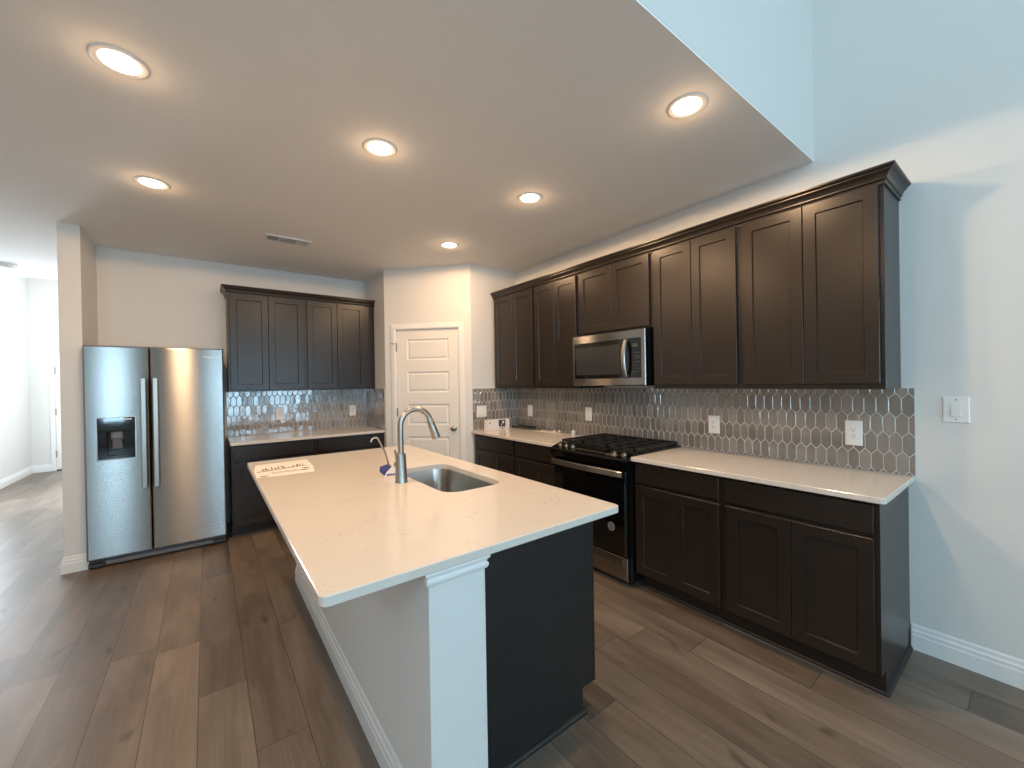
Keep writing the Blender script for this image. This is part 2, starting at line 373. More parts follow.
# pantry: two short returns and the diagonal wall with its door opening
PA, PB = Vector((XP, YPL)), Vector((XPR, YP)); PD = (PB-PA).normalized(); PLEN = (PB-PA).length; PANG = math.atan2(PD.y, PD.x)
DOOR0, DOOR1, DOORH = .142, .872, 2.05
struct('wall_pantry', 'wall', lambda b: (box(b, XPR+.0, 0, YP, YP+.09, 0, ZC), box(b, XP, XP+.09, YPL, YB, 0, ZC)), 'short return walls of the corner pantry', 'wall')
def diag(b):
    def pr(s0, s1, z0, z1):
        q = Vector((-PD.y, PD.x))
        pts = [PA+PD*s0, PA+PD*s1, PA+PD*s1+q*.10, PA+PD*s0+q*.10]
        rings(b, [[(p.x, p.y, z) for p in pts] for z in (z0, z1)])
    pr(0, DOOR0-.012, 0, ZC); pr(DOOR1+.012, PLEN, 0, ZC); pr(DOOR0-.012, DOOR1+.012, DOORH+.012, ZC)
struct('wall_pantry_diagonal', 'wall', diag, 'angled corner pantry wall holding the panelled door', 'wall')
d1 = thing('door_1', 'white five-panel pantry door in the angled corner wall', 'door', (PA.x, PA.y, 0), PANG, None, 'structure')
def casing(b):
    w = .062
    pr = [(0, 0), (0, -.012), (.012, -.018), (w-.012, -.014), (w, -.009), (w, 0)]
    x0, x1, zt = DOOR0-.006, DOOR1+.006, DOORH+.006
    for sx, xx in ((-1, x0), (1, x1)):
        rings(b, [[(xx+sx*u, y, z) if k == 0 else (xx+sx*u, y, zt+u) for u, y in pr] for k, z in ((0, 0), (1, 0))])
    rings(b, [[(x0-u, y, zt+u) for u, y in pr], [(x1+u, y, zt+u) for u, y in pr]])
    box(b, DOOR0-.012, DOOR0-.002, 0, .09, 0, DOORH+.01); box(b, DOOR1+.002, DOOR1+.012, 0, .09, 0, DOORH+.01); box(b, DOOR0-.012, DOOR1+.012, 0, .09, DOORH+.002, DOORH+.012)
part('door_casing', 'trim', d1, casing)
def slab(b, x0, x1, h, npan=5, yf=.012, yb=.047):
    st, tr = .118, .105; ph, pp = .237, .367
    box(b, x0, x0+st, yf, yb, .012, h); box(b, x1-st, x1, yf, yb, .012, h)
    tops = [h-tr-k*pp for k in range(npan)]
    z = h
    for t in tops:
        box(b, x0+st, x1-st, yf, yb, t, z)
        face_rings(b, x0+st-.001, x1-st+.001, t-ph-.001, t+.001, [(0, yb-.003), (0, yf+.001), (.014, yf+.011), (.024, yf+.011), (.036, yf+.003)])
        z = t-ph
    box(b, x0+st, x1-st, yf, yb, .012, z)
part('door_leaf', 'door', d1, lambda b: slab(b, DOOR0, DOOR1, DOORH))
kn = part('door_knob', 'chrome', d1, lambda b: lathe(b, [(.032, 0), (.032, -.006), (.012, -.012), (.011, -.03), (.022, -.038), (.028, -.05), (.026, -.062), (.014, -.068)], (DOOR1-.066, .012, .94), 24, 'y'), True)
kn['label'] = 'satin nickel round knob'
for z in (1.86, 1.12, .32):
    h = part('door_hinge', 'chrome', d1, lambda b: (tube(b, [(DOOR0-.004, -.006, z-.05), (DOOR0-.004, -.006, z+.05)], .007, 10), box(b, DOOR0-.016, DOOR0+.004, -.001, .011, z-.045, z+.045)))
part('door_stop', 'chrome', d1, lambda b: tube(b, [(DOOR0-.004, -.008, 1.895), (DOOR0-.03, -.03, 1.90), (DOOR0-.055, -.028, 1.905)], .005, 8))
# hall door, at the far end
d2 = thing('door_2', 'white hall door with three hinges at the far end', 'door', (0, YH, 0), 0, None, 'structure')
part('door_casing', 'trim', d2, lambda b: (bbox(b, -5.165, -5.105, -.02, 0, 0, 2.12), bbox(b, -4.27, -4.21, -.02, 0, 0, 2.12), bbox(b, -5.105, -4.27, -.02, 0, 2.06, 2.12)))
part('door_leaf', 'door', d2, lambda b: (box(b, -5.10, -4.275, -.008, -.002, .03, 2.055), [face_rings(b, -5.10+.12, -4.275-.12, t-.24, t, [(0, -.008), (.012, -.012), (.03, -.010)]) for t in (1.94, 1.57, 1.20, .83, .46)]))
part('threshold', 'slot', d2, lambda b: box(b, -5.10, -4.275, -.03, -.002, 0, .02))
for z in (1.78, 1.05, .30): part('door_hinge', 'chrome', d2, lambda b: tube(b, [(-5.10, -.016, z-.06), (-5.10, -.016, z+.06)], .012, 8))

BASE = [(0, 0), (.015, 0), (.015, .075), (.012, .082), (.012, .098), (.007, .106), (.006, .122), (.002, .130), (0, .130)]
def baseboard(name, path, label): struct(name, 'trim', lambda b: sweep(b, path, BASE), label, 'baseboard')
baseboard('baseboard_right', [(0, .44), (0, YF)], 'white baseboard along the right wall past the cabinets')
baseboard('baseboard_wing', [(XH, YH), (XH, YW), (-3.747, YW), (-3.747, YW+.05)], 'white baseboard wrapping the foot of the wing wall')
baseboard('baseboard_hall', [(-5.165, YH), (XL, YH), (XL, YF)][::-1], 'white baseboard along the left hall wall')
baseboard('baseboard_front', [(XL, YF), (0, YF)][::-1], 'white baseboard under the great room windows')
# ---------------------------------------------------------------- cabinets
KICK, BT = .112, .884
def upper_cabinet(label, w, z0, z1, loc, rz, d=.33, ndoor=2, filler_l=0, filler_r=0, group='espresso wall cabinets'):
    t = thing('wall_cabinet', label, 'cabinet', (*loc, 0), rz, group)
    part('cabinet_body', 'cab', t, lambda b: bbox(b, 0, w, -d, -.002, z0, z1, .0015))
    a, c = .018+filler_l, w-.018-filler_r
    dw = (c-a-.003*(ndoor-1))/ndoor
    for k in range(ndoor):
        x = a+k*(dw+.003)
        part('door', 'cab', t, lambda b: shaker(b, x, x+dw, max(z0+.014, min(z0+.03, 1.406)), z1-.016, -d, -d-.02))
    return t
# right wall, from the pantry corner towards the viewer; y runs down with local x
UB, UT = 1.376, 2.392
upper_cabinet('dark wall cabinet in the pantry corner, farthest on the right wall', 3.80-3.0875, UB, UT, (0, 3.80), R90, filler_l=.012)
upper_cabinet('dark wall cabinet between the corner one and the microwave', 3.0875-2.487, UB, UT, (0, 3.0875), R90)
upper_cabinet('short dark wall cabinet above the microwave', 2.487-1.748, 1.832, UT, (0, 2.487), R90)
upper_cabinet('tall dark wall cabinet just right of the microwave', 1.748-1.134, UB, UT, (0, 1.748), R90)
upper_cabinet('dark wall cabinet at the open end of the right wall', 1.134-.470, UB, UT, (0, 1.134), R90)
upper_cabinet('dark wall cabinet nearest the refrigerator on the back wall', -2.085+2.785, UB+.014, UT, (-2.785, YB), 0)
upper_cabinet('dark wall cabinet beside the pantry return on the back wall', -1.327+2.085, UB+.014, UT, (-2.085, YB), 0, filler_r=.10)
CROWN = [(0, 2.372), (.008, 2.372), (.009, 2.381), (.005, 2.384), (.007, 2.390), (.015, 2.394), (.015, 2.400), (.020, 2.414), (.030, 2.426), (.035, 2.429), (.035, 2.434), (.044, 2.439), (.048, 2.444), (.048, 2.452), (0, 2.452)]
def crown(path, label): tag(obj('crown_moulding', (lambda b: (sweep(b, path, CROWN), b)[1])(B()), 'cab'), label, 'moulding', 'crown mouldings on the wall cabinets')
crown([(-.001, .470), (-.331, .470), (-.331, 3.80)][::-1], 'dark crown moulding along the right wall cabinets')
crown([(-2.785, YB-.001), (-2.785, YB-.331), (-1.327, YB-.331)], 'dark crown moulding along the back wall cabinets')

def base_cabinet(label, w, loc, rz, layout, end_right=False, end_left=False, d=.61, fl=0, fr=0):
    t = thing('base_cabinet', label, 'cabinet', (*loc, 0), rz, 'espresso base cabinets')
    def body(b):
        # side view with the toe notch, extruded over the width
        pr = [(-.002, 0), (-d+.075, 0), (-d+.075, KICK), (-d, KICK), (-d, BT), (-.002, BT)]
        rings(b, [[(x, y, z) for y, z in pr] for x in (0, w)])
    part('cabinet_body', 'cab', t, body)
    a, c = .018+fl, w-.018-fr
    part('drawer_front', 'cab', t, lambda b: bbox(b, a, c, -d-.02, -d, .742, .872, .003))
    dw = (c-a-.003)/2
    for k in range(2):
        x = a+k*(dw+.003)
        part('door', 'cab', t, lambda b: shaker(b, x, x+dw, .125, .722, -d, -d-.02))
    Q = [(0, .001), (.014, .001), (.013, .008), (.008, .015), (0, .018)]
    path = [(0, -d+.075), (w, -d+.075)]
    if end_right: path.append((w, -.02))
    part('shoe_moulding', 'panel', t, lambda b: sweep(b, path, Q))
    return t
base_cabinet('wide dark base cabinet at the open right end', 1.122-.446, (0, 1.122), R90, None, end_right=True)
base_cabinet('dark base cabinet just right of the range', 1.722-1.122, (0, 1.722), R90, None)
base_cabinet('dark base cabinet just left of the range', 3.07-2.490, (0, 3.07), R90, None)
base_cabinet('dark base cabinet in the corner by the pantry', 3.805-3.07, (0, 3.805), R90, None, fl=.02)
base_cabinet('dark base cabinet beside the refrigerator', -2.05+2.785, (-2.785, YB), 0, None)
base_cabinet('dark base cabinet beside the pantry return', -1.327+2.05, (-2.05, YB), 0, None, fr=.02)

# ---------------------------------------------------------------- worktops
def slabtop(name, label, x0, x1, y0, y1, rnd):
    bm = B(); z0, z1, e, seg = .886, .914, .003, 5
    def loop(i, z):
        pts = []
        for cx, cy, a0, key in ((x1, y1, 0, 'ne'), (x0, y1, 90, 'nw'), (x0, y0, 180, 'sw'), (x1, y0, 270, 'se')):
            r = rnd.get(key, .003)
            ox = cx+(-r if cx == x1 else r); oy = cy+(-r if cy == y1 else r)
            for k in range(seg+1):
                a = math.radians(a0+90*k/seg); pts.append((ox+(r-min(i, r*.9))*math.cos(a), oy+(r-min(i, r*.9))*math.sin(a), z))
        return pts
    rings(bm, [loop(e, z0), loop(0, z0+e), loop(0, z1-e), loop(e, z1)])
    return bm
tag(obj('countertop', slabtop('', '', -.648, -.002, .42, 1.726, {'sw': .02}), 'quartz'), 'pale quartz countertop right of the range', 'countertop', 'perimeter countertops')
tag(obj('countertop', slabtop('', '', -.648, -.002, 2.488, YP-.002, {}), 'quartz'), 'pale quartz countertop between range and pantry corner', 'countertop', 'perimeter countertops')
tag(obj('countertop', slabtop('', '', -2.795, XP-.002, YB-.648, YB-.002, {'sw': .01}), 'quartz'), 'pale quartz countertop on the back wall beside the refrigerator', 'countertop', 'perimeter countertops')

# island top with the sink cut-out
IX0, IX1, IY0, IY1 = -2.746, -1.574, 1.089, 3.345
SX0, SX1, SY0, SY1, SR = -2.055, -1.715, 1.725, 2.42, .085
def rrect(x0, x1, y0, y1, r, seg=8):
    pts = []
    for cx, cy, a0 in ((x1-r, y1-r, 0), (x0+r, y1-r, 90), (x0+r, y0+r, 180), (x1-r, y0+r, 270)):
        for k in range(seg+1):
            a = math.radians(a0+90*k/seg); pts.append((cx+r*math.cos(a), cy+r*math.sin(a)))
    return pts
def island_top(b):
    o = lambda e: rrect(IX0+e, IX1-e, IY0+e, IY1-e, .024-e)
    i = lambda e: rrect(SX0-e, SX1+e, SY0-e, SY1+e, SR+e)
    z0, z1, e = .884, .914, .003
    lp = [[(x, y, z) for x, y in p] for p, z in ((i(0), z0), (o(e), z0), (o(0), z0+e), (o(0), z1-e), (o(e), z1), (i(e), z1), (i(0), z1-e), (i(0), z0))]
    rs = [[b.verts.new(p) for p in l] for l in lp[:-1]]; rs.append(rs[0]); n = len(rs[0])
    for a, c in zip(rs, rs[1:]):
        for k in range(n):
            j = (k+1) % n; b.faces.new((a[k], a[j], c[j], c[k]))
bm = B(); island_top(bm); tag(obj('island_countertop', bm, 'quartz'), 'large pale quartz island countertop with a sink cut-out', 'countertop')
# sink
sk = thing('sink', 'stainless undermount sink in the island countertop', 'sink', ((SX0+SX1)/2, (SY0+SY1)/2, .68))
def basin(b):
    ox, oy = -(SX0+SX1)/2, -(SY0+SY1)/2
    def lp(e, z, r): return [(x+ox, y+oy, z-.68) for x, y in rrect(SX0-e, SX1+e, SY0-e, SY1+e, r)]
    rings(b, [lp(.025, .8835, SR+.025), lp(.004, .8835, SR), lp(.002, .875, SR), lp(-.008, .72, SR-.01), lp(-.02, .692, SR-.02), lp(-.05, .684, SR-.04)], cap0=False)
part('basin', 'sink', sk, basin, True)
part('drain', 'chrome', sk, lambda b: lathe(b, [(.045, .0045), (.045, .007), (.036, .007), (.032, .005), (.006, .005), (.006, .011), (.001, .011)]), True)

# ---------------------------------------------------------------- island
KX0, KX1, KY0, KY1 = -2.448, -2.250, 1.106, 3.335
kw = thing('island_seating_base', 'white painted half wall under the seating side of the island', 'island base', ((KX0+KX1)/2, (KY0+KY1)/2, 0))
def K(fn):
    def g(b):
        fn(b); bmesh.ops.translate(b, verts=b.verts[:], vec=(-(KX0+KX1)/2, -(KY0+KY1)/2, 0))
    return g
part('half_wall_panel', 'wall', kw, K(lambda b: box(b, KX0, KX1-.03, KY0+.14, KY1, 0, .884)))
part('end_post', 'wall', kw, K(lambda b: box(b, KX0, KX1, KY0, KY0+.14, 0, .884)))
part('post_crown', 'trim', kw, K(lambda b: sweep(b, [(KX0, KY0+.012), (KX0, KY0), (KX1, KY0), (KX1, KY0+.10)], [(0, .842), (.006, .842), (.010, .851), (.010, .858), (.005, .863), (.009, .872), (.014, .876), (.014, .884), (0, .884)])))
part('baseboard', 'trim', kw, K(lambda b: sweep(b, [(KX1-.03, KY1), (KX0, KY1), (KX0, KY0), (KX1, KY0), (KX1, KY0+.10)], BASE)))
ic = thing('island_cabinet', 'dark cabinet carrying the sink side of the island', 'cabinet', (-1.93, 2.27, 0))
CX0, CX1, CY0, CY1 = KX1, -1.606, 1.222, 3.335
def I(fn):
    def g(b):
        fn(b); bmesh.ops.translate(b, verts=b.verts[:], vec=(1.93, -2.27, 0))
    return g
def notch(b, y0, y1, x0, x1, d=.075):
    pr = [(x0, 0), (x1-d, 0), (x1-d, KICK), (x1, KICK), (x1, .884), (x0, .884)]
    rings(b, [[(x, y, z) for x, z in pr] for y in (y0, y1)])
def hollow(b):
    # carcass left open around the basin
    notch(b, CY0+.012, 1.66, CX0, CX1-.004); notch(b, 2.48, CY1-.001, CX0, CX1-.004)
    box(b, CX0, CX1-.079, 1.66, 2.48, 0, .66); box(b, CX1-.024, CX1-.004, 1.66, 2.48, KICK, .884); box(b, CX0, CX0+.02, 1.66, 2.48, .66, .884)
part('cabinet_body', 'cab', ic, I(hollow))
part('end_panel', 'panel', ic, I(lambda b: notch(b, CY0, CY0+.012, CX0, CX1-.002)))
part('corner_stile', 'cab', ic, I(lambda b: box(b, CX1-.006, CX1+.004, CY0-.001, CY0+.02, KICK, .884)))
sh = part('shoe_moulding', 'panel', ic, I(lambda b: sweep(b, [(CX0+.002, CY0), (CX1-.075, CY0), (CX1-.075, CY1)], [(0, .001), (.014, .001), (.013, .009), (.008, .016), (0, .019)])))
def irow(b, y0, y1, z0, z1, sh_=True):
    t = B(); w = y1-y0
    if sh_: shaker(t, 0, w, z0, z1, 0, -.02)
    else: bbox(t, 0, w, -.02, 0, z0, z1, .003)
    mtx = Matrix.Translation((CX1-.004, y0, 0)) @ Matrix.Rotation(math.pi/2, 4, 'Z')
    bmesh.ops.transform(t, matrix=mtx, verts=t.verts[:])
    me = bpy.data.meshes.new('tmp'); t.to_mesh(me); t.free(); b.from_mesh(me); bpy.data.meshes.remove(me)
for y0, y1 in ((1.26, 1.655), (1.665, 2.07), (2.073, 2.478), (2.90, 3.31)):
    part('door', 'cab', ic, I(lambda b: irow(b, y0, y1, .125, .722)))
for y0, y1 in ((1.26, 1.655), (1.665, 2.478), (2.90, 3.31)):
    part('drawer_front', 'cab', ic, I(lambda b: irow(b, y0, y1, .742, .872, False)))
for z0, z1 in ((.125, .39), (.405, .62), (.635, .872)):
    part('drawer_front', 'cab', ic, I(lambda b: irow(b, 2.49, 2.89, z0, z1, False)))

# ---------------------------------------------------------------- backsplash
def hex_run(bm, L, z0, z1, uoff):
    """picket tiles on the plane y=0 facing -y, x in 0..L"""
    cw, pit, tp, gap, th = .0512, .1037, .0270, .0036, .0055
    hw, hh_ = cw/2-gap/2, (pit+tp)/2-gap/2*1.15
    t = B(); zr = 1.347-(pit+tp)/2
    for r in range(-1, 6):
        zc = zr-r*pit
        for k in range(-2, int(L/cw)+3):
            xc = uoff+(k+.5*(r % 2))*cw
            if xc < -cw or xc > L+cw: continue
            ax, az = random.uniform(-.02, .02), random.uniform(-.012, .012)
            def lp(i, y):
                w, h, f = hw-i, hh_-i*1.1, tp
                pts = [(-w, -h+f), (0, -h), (w, -h+f), (w, h-f), (0, h), (-w, h-f)]
                return [(xc+x, y-.004+x*ax+z*az, zc+z) for x, z in pts]
            rings(t, [lp(0, 0), lp(0, -th+.002), lp(.002, -th)], cap0=False)
    for co, no in (((0, 0, z0), (0, 0, -1)), ((0, 0, z1), (0, 0, 1)), ((0, 0, 0), (-1, 0, 0)), ((L, 0, 0), (1, 0, 0))):
        bmesh.ops.bisect_plane(t, geom=t.verts[:]+t.edges[:]+t.faces[:], plane_co=co, plane_no=no, clear_outer=True)
    me = bpy.data.meshes.new('tmp'); t.to_mesh(me); t.free(); return me
def splash(label, loc, runs):
    root = thing('tile_backsplash', label, 'backsplash', loc, 0, 'picket tile backsplashes')
    tb, gb = B(), B()
    for (x, y), ang, L, u in runs:
        me = hex_run(None, L, .916, 1.375 if loc[0] == 0 else 1.389, u)
        mt = Matrix.Translation((x-loc[0], y-loc[1], -loc[2])) @ Matrix.Rotation(ang, 4, 'Z')
        me.transform(mt); tb.from_mesh(me); bpy.data.meshes.remove(me)
        g = B(); box(g, 0, L, -.006, -.001, .9145, 1.376 if loc[0] == 0 else 1.390); bmesh.ops.transform(g, matrix=mt, verts=g.verts[:])
        me = bpy.data.meshes.new('tmp'); g.to_mesh(me); g.free(); gb.from_mesh(me); bpy.data.meshes.remove(me)
    obj('tiles', tb, 'tile', root); obj('grout', gb, 'grout', root)
    return root
YE = .418
splash('taupe picket tile backsplash along the right wall and pantry corner', (0, 2.1, .9145), [((0, YP), R90, YP-YE, (YP-.44) % .0512), ((XPR+.002, YP), 0, -XPR-.008, .02)])
splash('glossy taupe picket tile backsplash on the back wall by the refrigerator', (-2.0, YB, .9145), [((-2.795, YB), 0, 2.795+XP, .01), ((XP, YB-.006), R90, .655, .03)])

# outlets and switches
def plate(kind, label, loc, rz, w=.076, h=.122, group=None, gangs=1):
    t = thing('wall_outlet' if kind == 'outlet' else 'light_switch', label, 'outlet' if kind == 'outlet' else 'switch', loc, rz, group)
    part('cover_plate', 'plate', t, lambda b: face_rings(b, -w/2, w/2, -h/2, h/2, [(0, 0), (0, -.004), (.004, -.007)]))
    for g in range(gangs):
        cx = (g-(gangs-1)/2)*.046
        if kind == 'outlet':
            part('receptacle', 'plate', t, lambda b: face_rings(b, cx-.0165, cx+.0165, -.034, .034, [(0, -.006), (0, -.008), (.002, -.009)]))
            def slots(b):
                for z in (-.018, .018):
                    box(b, cx-.0085, cx-.006, -.0096, -.0085, z-.001, z+.008); box(b, cx+.005, cx+.0075, -.0096, -.0085, z-.001, z+.007)
                    lathe(b, [(.0028, -.0096), (.0028, -.0085)], (cx-.0005, 0, z-.008), 8, 'y')
            part('slots', 'slot', t, slots)
        else:
            rk = part('rocker', 'plate', t, lambda b: rings(b, [[(cx-.0165, -.006, -.033), (cx+.0165, -.006, -.033), (cx+.0165, -.006, .033), (cx-.0165, -.006, .033)], [(cx-.016, -.013, -.032), (cx+.016, -.013, -.032), (cx+.016, -.008, .032), (cx-.016, -.008, .032)]]))
            [part('screw', 'slot', t, lambda b: lathe(b, [(.003, -.0076), (.003, -.0065)], (cx, 0, zz), 8, 'y')) for zz in (h/2-.016, -h/2+.016)]
    return t
XT = -.0102
og = 'wall plates on the backsplash'
plate('outlet', 'white duplex outlet near the open right end of the backsplash', (XT, .668, 1.119), R90, .078, .142, og)
plate('outlet', 'white duplex outlet right of the range above the counter', (XT, 1.466, 1.108), R90, .080, .130, og)
plate('switch', 'white rocker switch plate left of the range under the microwave', (XT, 2.68, 1.12), R90, .080, .130, og)
plate('switch', 'narrow white switch plate nearest the pantry on the right wall', (XT, 3.568, 1.112), R90, .080, .130, og)
plate('switch', 'wide white double switch plate on the pantry return above the box', (-.511, YP-.0102, 1.120), 0, .128, .125, og, 2)
plate('outlet', 'white outlet on the back wall backsplash closer to the refrigerator', (-2.303, YB-.0102, 1.130), 0, .080, .140, og)
plate('outlet', 'white outlet on the back wall backsplash closer to the pantry', (-1.508, YB-.0102, 1.122), 0, .078, .130, og)
plate('switch', 'white single rocker switch on the bare right wall', (0, .272, 1.269), R90, .092, .130)

# ---------------------------------------------------------------- refrigerator
FX0, FX1, FY = -3.738, -2.832, 4.57
fr = thing('refrigerator', 'stainless side-by-side refrigerator between wing wall and dark cabinets', 'refrigerator', ((FX0+FX1)/2, FY, 0))
fw_ = (FX1-FX0)/2; SPL = -3.343-(FX0+FX1)/2
part('refrigerator_body', 'grey_plastic', fr, lambda b: box(b, -fw_+.008, fw_-.008, .075, .64, .03, 1.775))
def fdoor(x0, x1, hole=None):
    def f(b):
        z0, z1, yb = .075, 1.79, .07
        n = 10
        def lp(i, y, zi=None): return [(x0+i, y, z0+i), (x1-i, y, z0+i), (x1-i, y, z1-i), (x0+i, y, z1-i)]
        if not hole:
            rings(b, [lp(0, yb), lp(0, .012), lp(.004, .003), lp(.012, 0)])
        else:
            h0, h1, k0, k1 = hole
            rs = rings(b, [lp(0, yb), lp(0, .012), lp(.004, .003), lp(.012, 0)], cap1=False)
            q = [b.verts.new(p) for p in ((h0, 0, k0), (h1, 0, k0), (h1, 0, k1), (h0, 0, k1))]
            o = rs[-1]
            for i in range(4): b.faces.new((o[i], o[(i+1) % 4], q[(i+1) % 4], q[i]))
            w = [b.verts.new((v.co.x, .06, v.co.z)) for v in q]
            for i in range(4): b.faces.new((q[i], q[(i+1) % 4], w[(i+1) % 4], w[i]))
            b.faces.new(w)
    return f
cxf = (FX0+FX1)/2
HX0, HX1, HZ0, HZ1 = -3.662-cxf, -3.440-cxf, .872, 1.205
fz = part('freezer_door', 'steel', fr, fdoor(-fw_, SPL-.0025, (HX0, HX1, HZ0, HZ1)))
fd = part('fridge_door', 'steel', fr, fdoor(SPL+.0025, fw_))
def handle(x, nm, par):
    # flat bar handle on two end posts
    bar = part(nm, 'chrome', par, lambda b: (rbox(b, x-.017, x+.017, -.062, -.040, .615, 1.525, .006, .002), rbox(b, x-.012, x+.012, -.042, 0, 1.47, 1.515, .005, .001), rbox(b, x-.012, x+.012, -.042, 0, .625, .67, .005, .001)))
    return bar
handle(SPL-.038, 'door_handle', fz); handle(SPL+.038, 'door_handle', fd)
dsp = part('water_dispenser', 'black_glass', fz, lambda b: (
    face_rings(b, HX0-.004, HX1+.004, 1.095, HZ1+.004, [(0, .03), (0, -.001), (.004, -.004)]),
    box(b, HX0, HX0+.05, .002, .058, HZ0, 1.095), box(b, HX1-.04, HX1, .002, .058, HZ0, 1.095), box(b, HX0, HX1, .050, .059, HZ0, 1.095), box(b, HX0, HX1, .001, .058, HZ0, HZ0+.012)))
fm = part('dispenser_frame', 'chrome', fz, lambda b: [box(b, *q) for q in ((HX0-.008, HX0, -.003, .004, HZ0-.008, HZ1+.006), (HX1, HX1+.008, -.003, .004, HZ0-.008, HZ1+.006), (HX0, HX1, -.003, .004, HZ0-.008, HZ0), (HX0, HX1, -.003, .004, HZ1, HZ1+.006))])
part('dispenser_paddle', 'grey_plastic', fz, lambda b: (face_rings(b, HX0+.075, HX1-.075, 1.03, 1.095, [(0, .05), (0, .02), (.01, .012)]), rings(b, [[(HX0+.085, .03, 1.03), (HX1-.085, .03, 1.03), (HX1-.085, .02, 1.03), (HX0+.085, .02, 1.03)], [(HX0+.08, .052, .95), (HX1-.08, .052, .95), (HX1-.08, .042, .95), (HX0+.08, .042, .95)]])))
part('drip_tray', 'steel_dark', fz, lambda b: (box(b, HX0+.05, HX1-.04, .003, .05, HZ0+.012, HZ0+.02), [box(b, HX0+.05+.013*k, HX0+.054+.013*k, .003, .05, HZ0+.02, HZ0+.024) for k in range(10)]))
part('dispenser_label', 'plate', fz, lambda b: box(b, HX1-.068, HX1-.018, -.0046, -.0038, 1.187, 1.195))
text_mesh('maker_name', 'Whirlpool', .026, 'plate', fd, Matrix.Translation((-2.93-cxf, -.0005, 1.714)) @ FACE, .0008)
part('toe_grille', 'grey_plastic', fr, lambda b: (bbox(b, -fw_+.09, fw_-.09, .035, .08, .014, .05, .004), bbox(b, -fw_+.02, fw_-.02, .06, .1, .03, .072, .003)))
for s in (-1, 1):
    part('front_foot', 'steel_dark', fr, lambda b: (bbox(b, s*(fw_-.055)-.05, s*(fw_-.055)+.05, .022, .12, .012, .042, .006), lathe(b, [(.02, 0), (.02, .012)], (s*(fw_-.055), .07, 0), 12), bbox(b, s*(fw_-.055)-.045, s*(fw_-.055)+.045, .03, .1, .046, .07, .004)))

# ---------------------------------------------------------------- range
RY0, RY1 = 1.730, 2.484
rg = thing('gas_range', 'black and stainless slide-in gas range under the microwave', 'range', (0, (RY0+RY1)/2, 0), R90)
RW = (RY1-RY0)/2
part('range_body', 'black', rg, lambda b: (box(b, -RW, RW, -.635, -.03, .04, .905), [lathe(b, [(.018, 0), (.018, .045)], (sx*(RW-.06), y, 0), 12) for sx in (-1, 1) for y in (-.58, -.09)]))
part('cooktop', 'black', rg, lambda b: rings(b, [[(-RW-.004, -.60, .905), (RW+.004, -.60, .905), (RW+.004, -.012, .905), (-RW-.004, -.012, .905)], [(-RW-.004, -.60, .922), (RW+.004, -.60, .922), (RW+.004, -.012, .922), (-RW-.004, -.012, .922)], [(-RW+.006, -.59, .926), (RW-.006, -.59, .926), (RW-.006, -.022, .926), (-RW+.006, -.022, .926)]]))
od = part('oven_door', 'black_glass', rg, lambda b: face_rings(b, -RW+.020, RW-.020, .215, .815, [(0, -.636), (0, -.668), (.006, -.674)]))
part('door_edge_trim', 'steel_dark', od, lambda b: box(b, RW-.034, RW-.028, -.676, -.672, .222, .74))
def hbar(b):
    n = 14; ls = []
    for k in range(n+1):
        t = k/n; x = (-RW+.026)+(2*RW-.052)*t; y = -.700-.016*math.sin(math.pi*t)
        ls.append([(x, y, .770), (x, y-.009, .773), (x, y-.011, .777), (x, y-.011, .809), (x, y-.009, .813), (x, y, .816)])
    rings(b, ls)
hb = part('oven_handle', 'steel_handle', od, hbar)
for s in (-1, 1): part('handle_bracket', 'black', hb, lambda b: box(b, s*(RW-.042)-.014, s*(RW-.042)+.014, -.702, -.668, .772, .806))
bd = part('round_badge', 'badge', od, lambda b: lathe(b, [(.031, -.674), (.031, -.6755), (.029, -.676), (.0005, -.676)], (RW-.150, 0, .402), 28, 'y'))
bd['label'] = 'round silver maker badge'
part('badge_centre', 'grey_plastic', bd, lambda b: lathe(b, [(.023, -.676), (.023, -.6765), (.0005, -.6765)], (RW-.150, 0, .402), 28, 'y'))
text_mesh('maker_initials', 'GE', .024, 'badge', bd, Matrix.Translation((RW-.150, -.6768, .402)) @ FACE, .0006)
dr = part('warming_drawer', 'steel', rg, lambda b: face_rings(b, -RW+.020, RW-.020, .045, .205, [(0, -.636), (0, -.664), (.004, -.668)]))
part('drawer_pull', 'steel', dr, lambda b: rings(b, [[(-RW+.03, -.666, .150), (RW-.05, -.666, .150), (RW-.05, -.666, .196), (-RW+.03, -.666, .196)], [(-RW+.03, -.690, .158), (RW-.05, -.690, .158), (RW-.05, -.684, .200), (-RW+.03, -.684, .200)]]))
cp = part('control_panel', 'black_glass', rg, lambda b: rings(b, [[(x, -.60, .820), (x, -.664, .820), (x, -.690, .838), (x, -.694, .886), (x, -.684, .900), (x, -.585, .930), (x, -.575, .922)] for x in (-RW-.004, RW+.004)]))
SL = math.atan2(.030, .099)
def slope(u, t, h): # point on the sloping face: t from front edge, h above it
    return (u, -.684+t*math.cos(SL)-h*math.sin(SL)*1.0, .900+t*math.sin(SL)+h*math.cos(SL))
part('control_trim', 'chrome', cp, lambda b: (rings(b, [[slope(x, .030, .001), slope(x, .042, .001), slope(x, .042, .003), slope(x, .030, .003)] for x in (-RW+.24, RW-.17)]),
     rings(b, [[slope(x, .012, .001), slope(x, .05, .001), slope(x, .05, .004), slope(x, .012, .004)] for x in (RW-.20, RW-.10)])))
part('touch_display', 'black', cp, lambda b: rings(b, [[slope(x, .045, .0005), slope(x, .085, .0005), slope(x, .085, .0015), slope(x, .045, .0015)] for x in (-RW+.25, RW-.25)]))
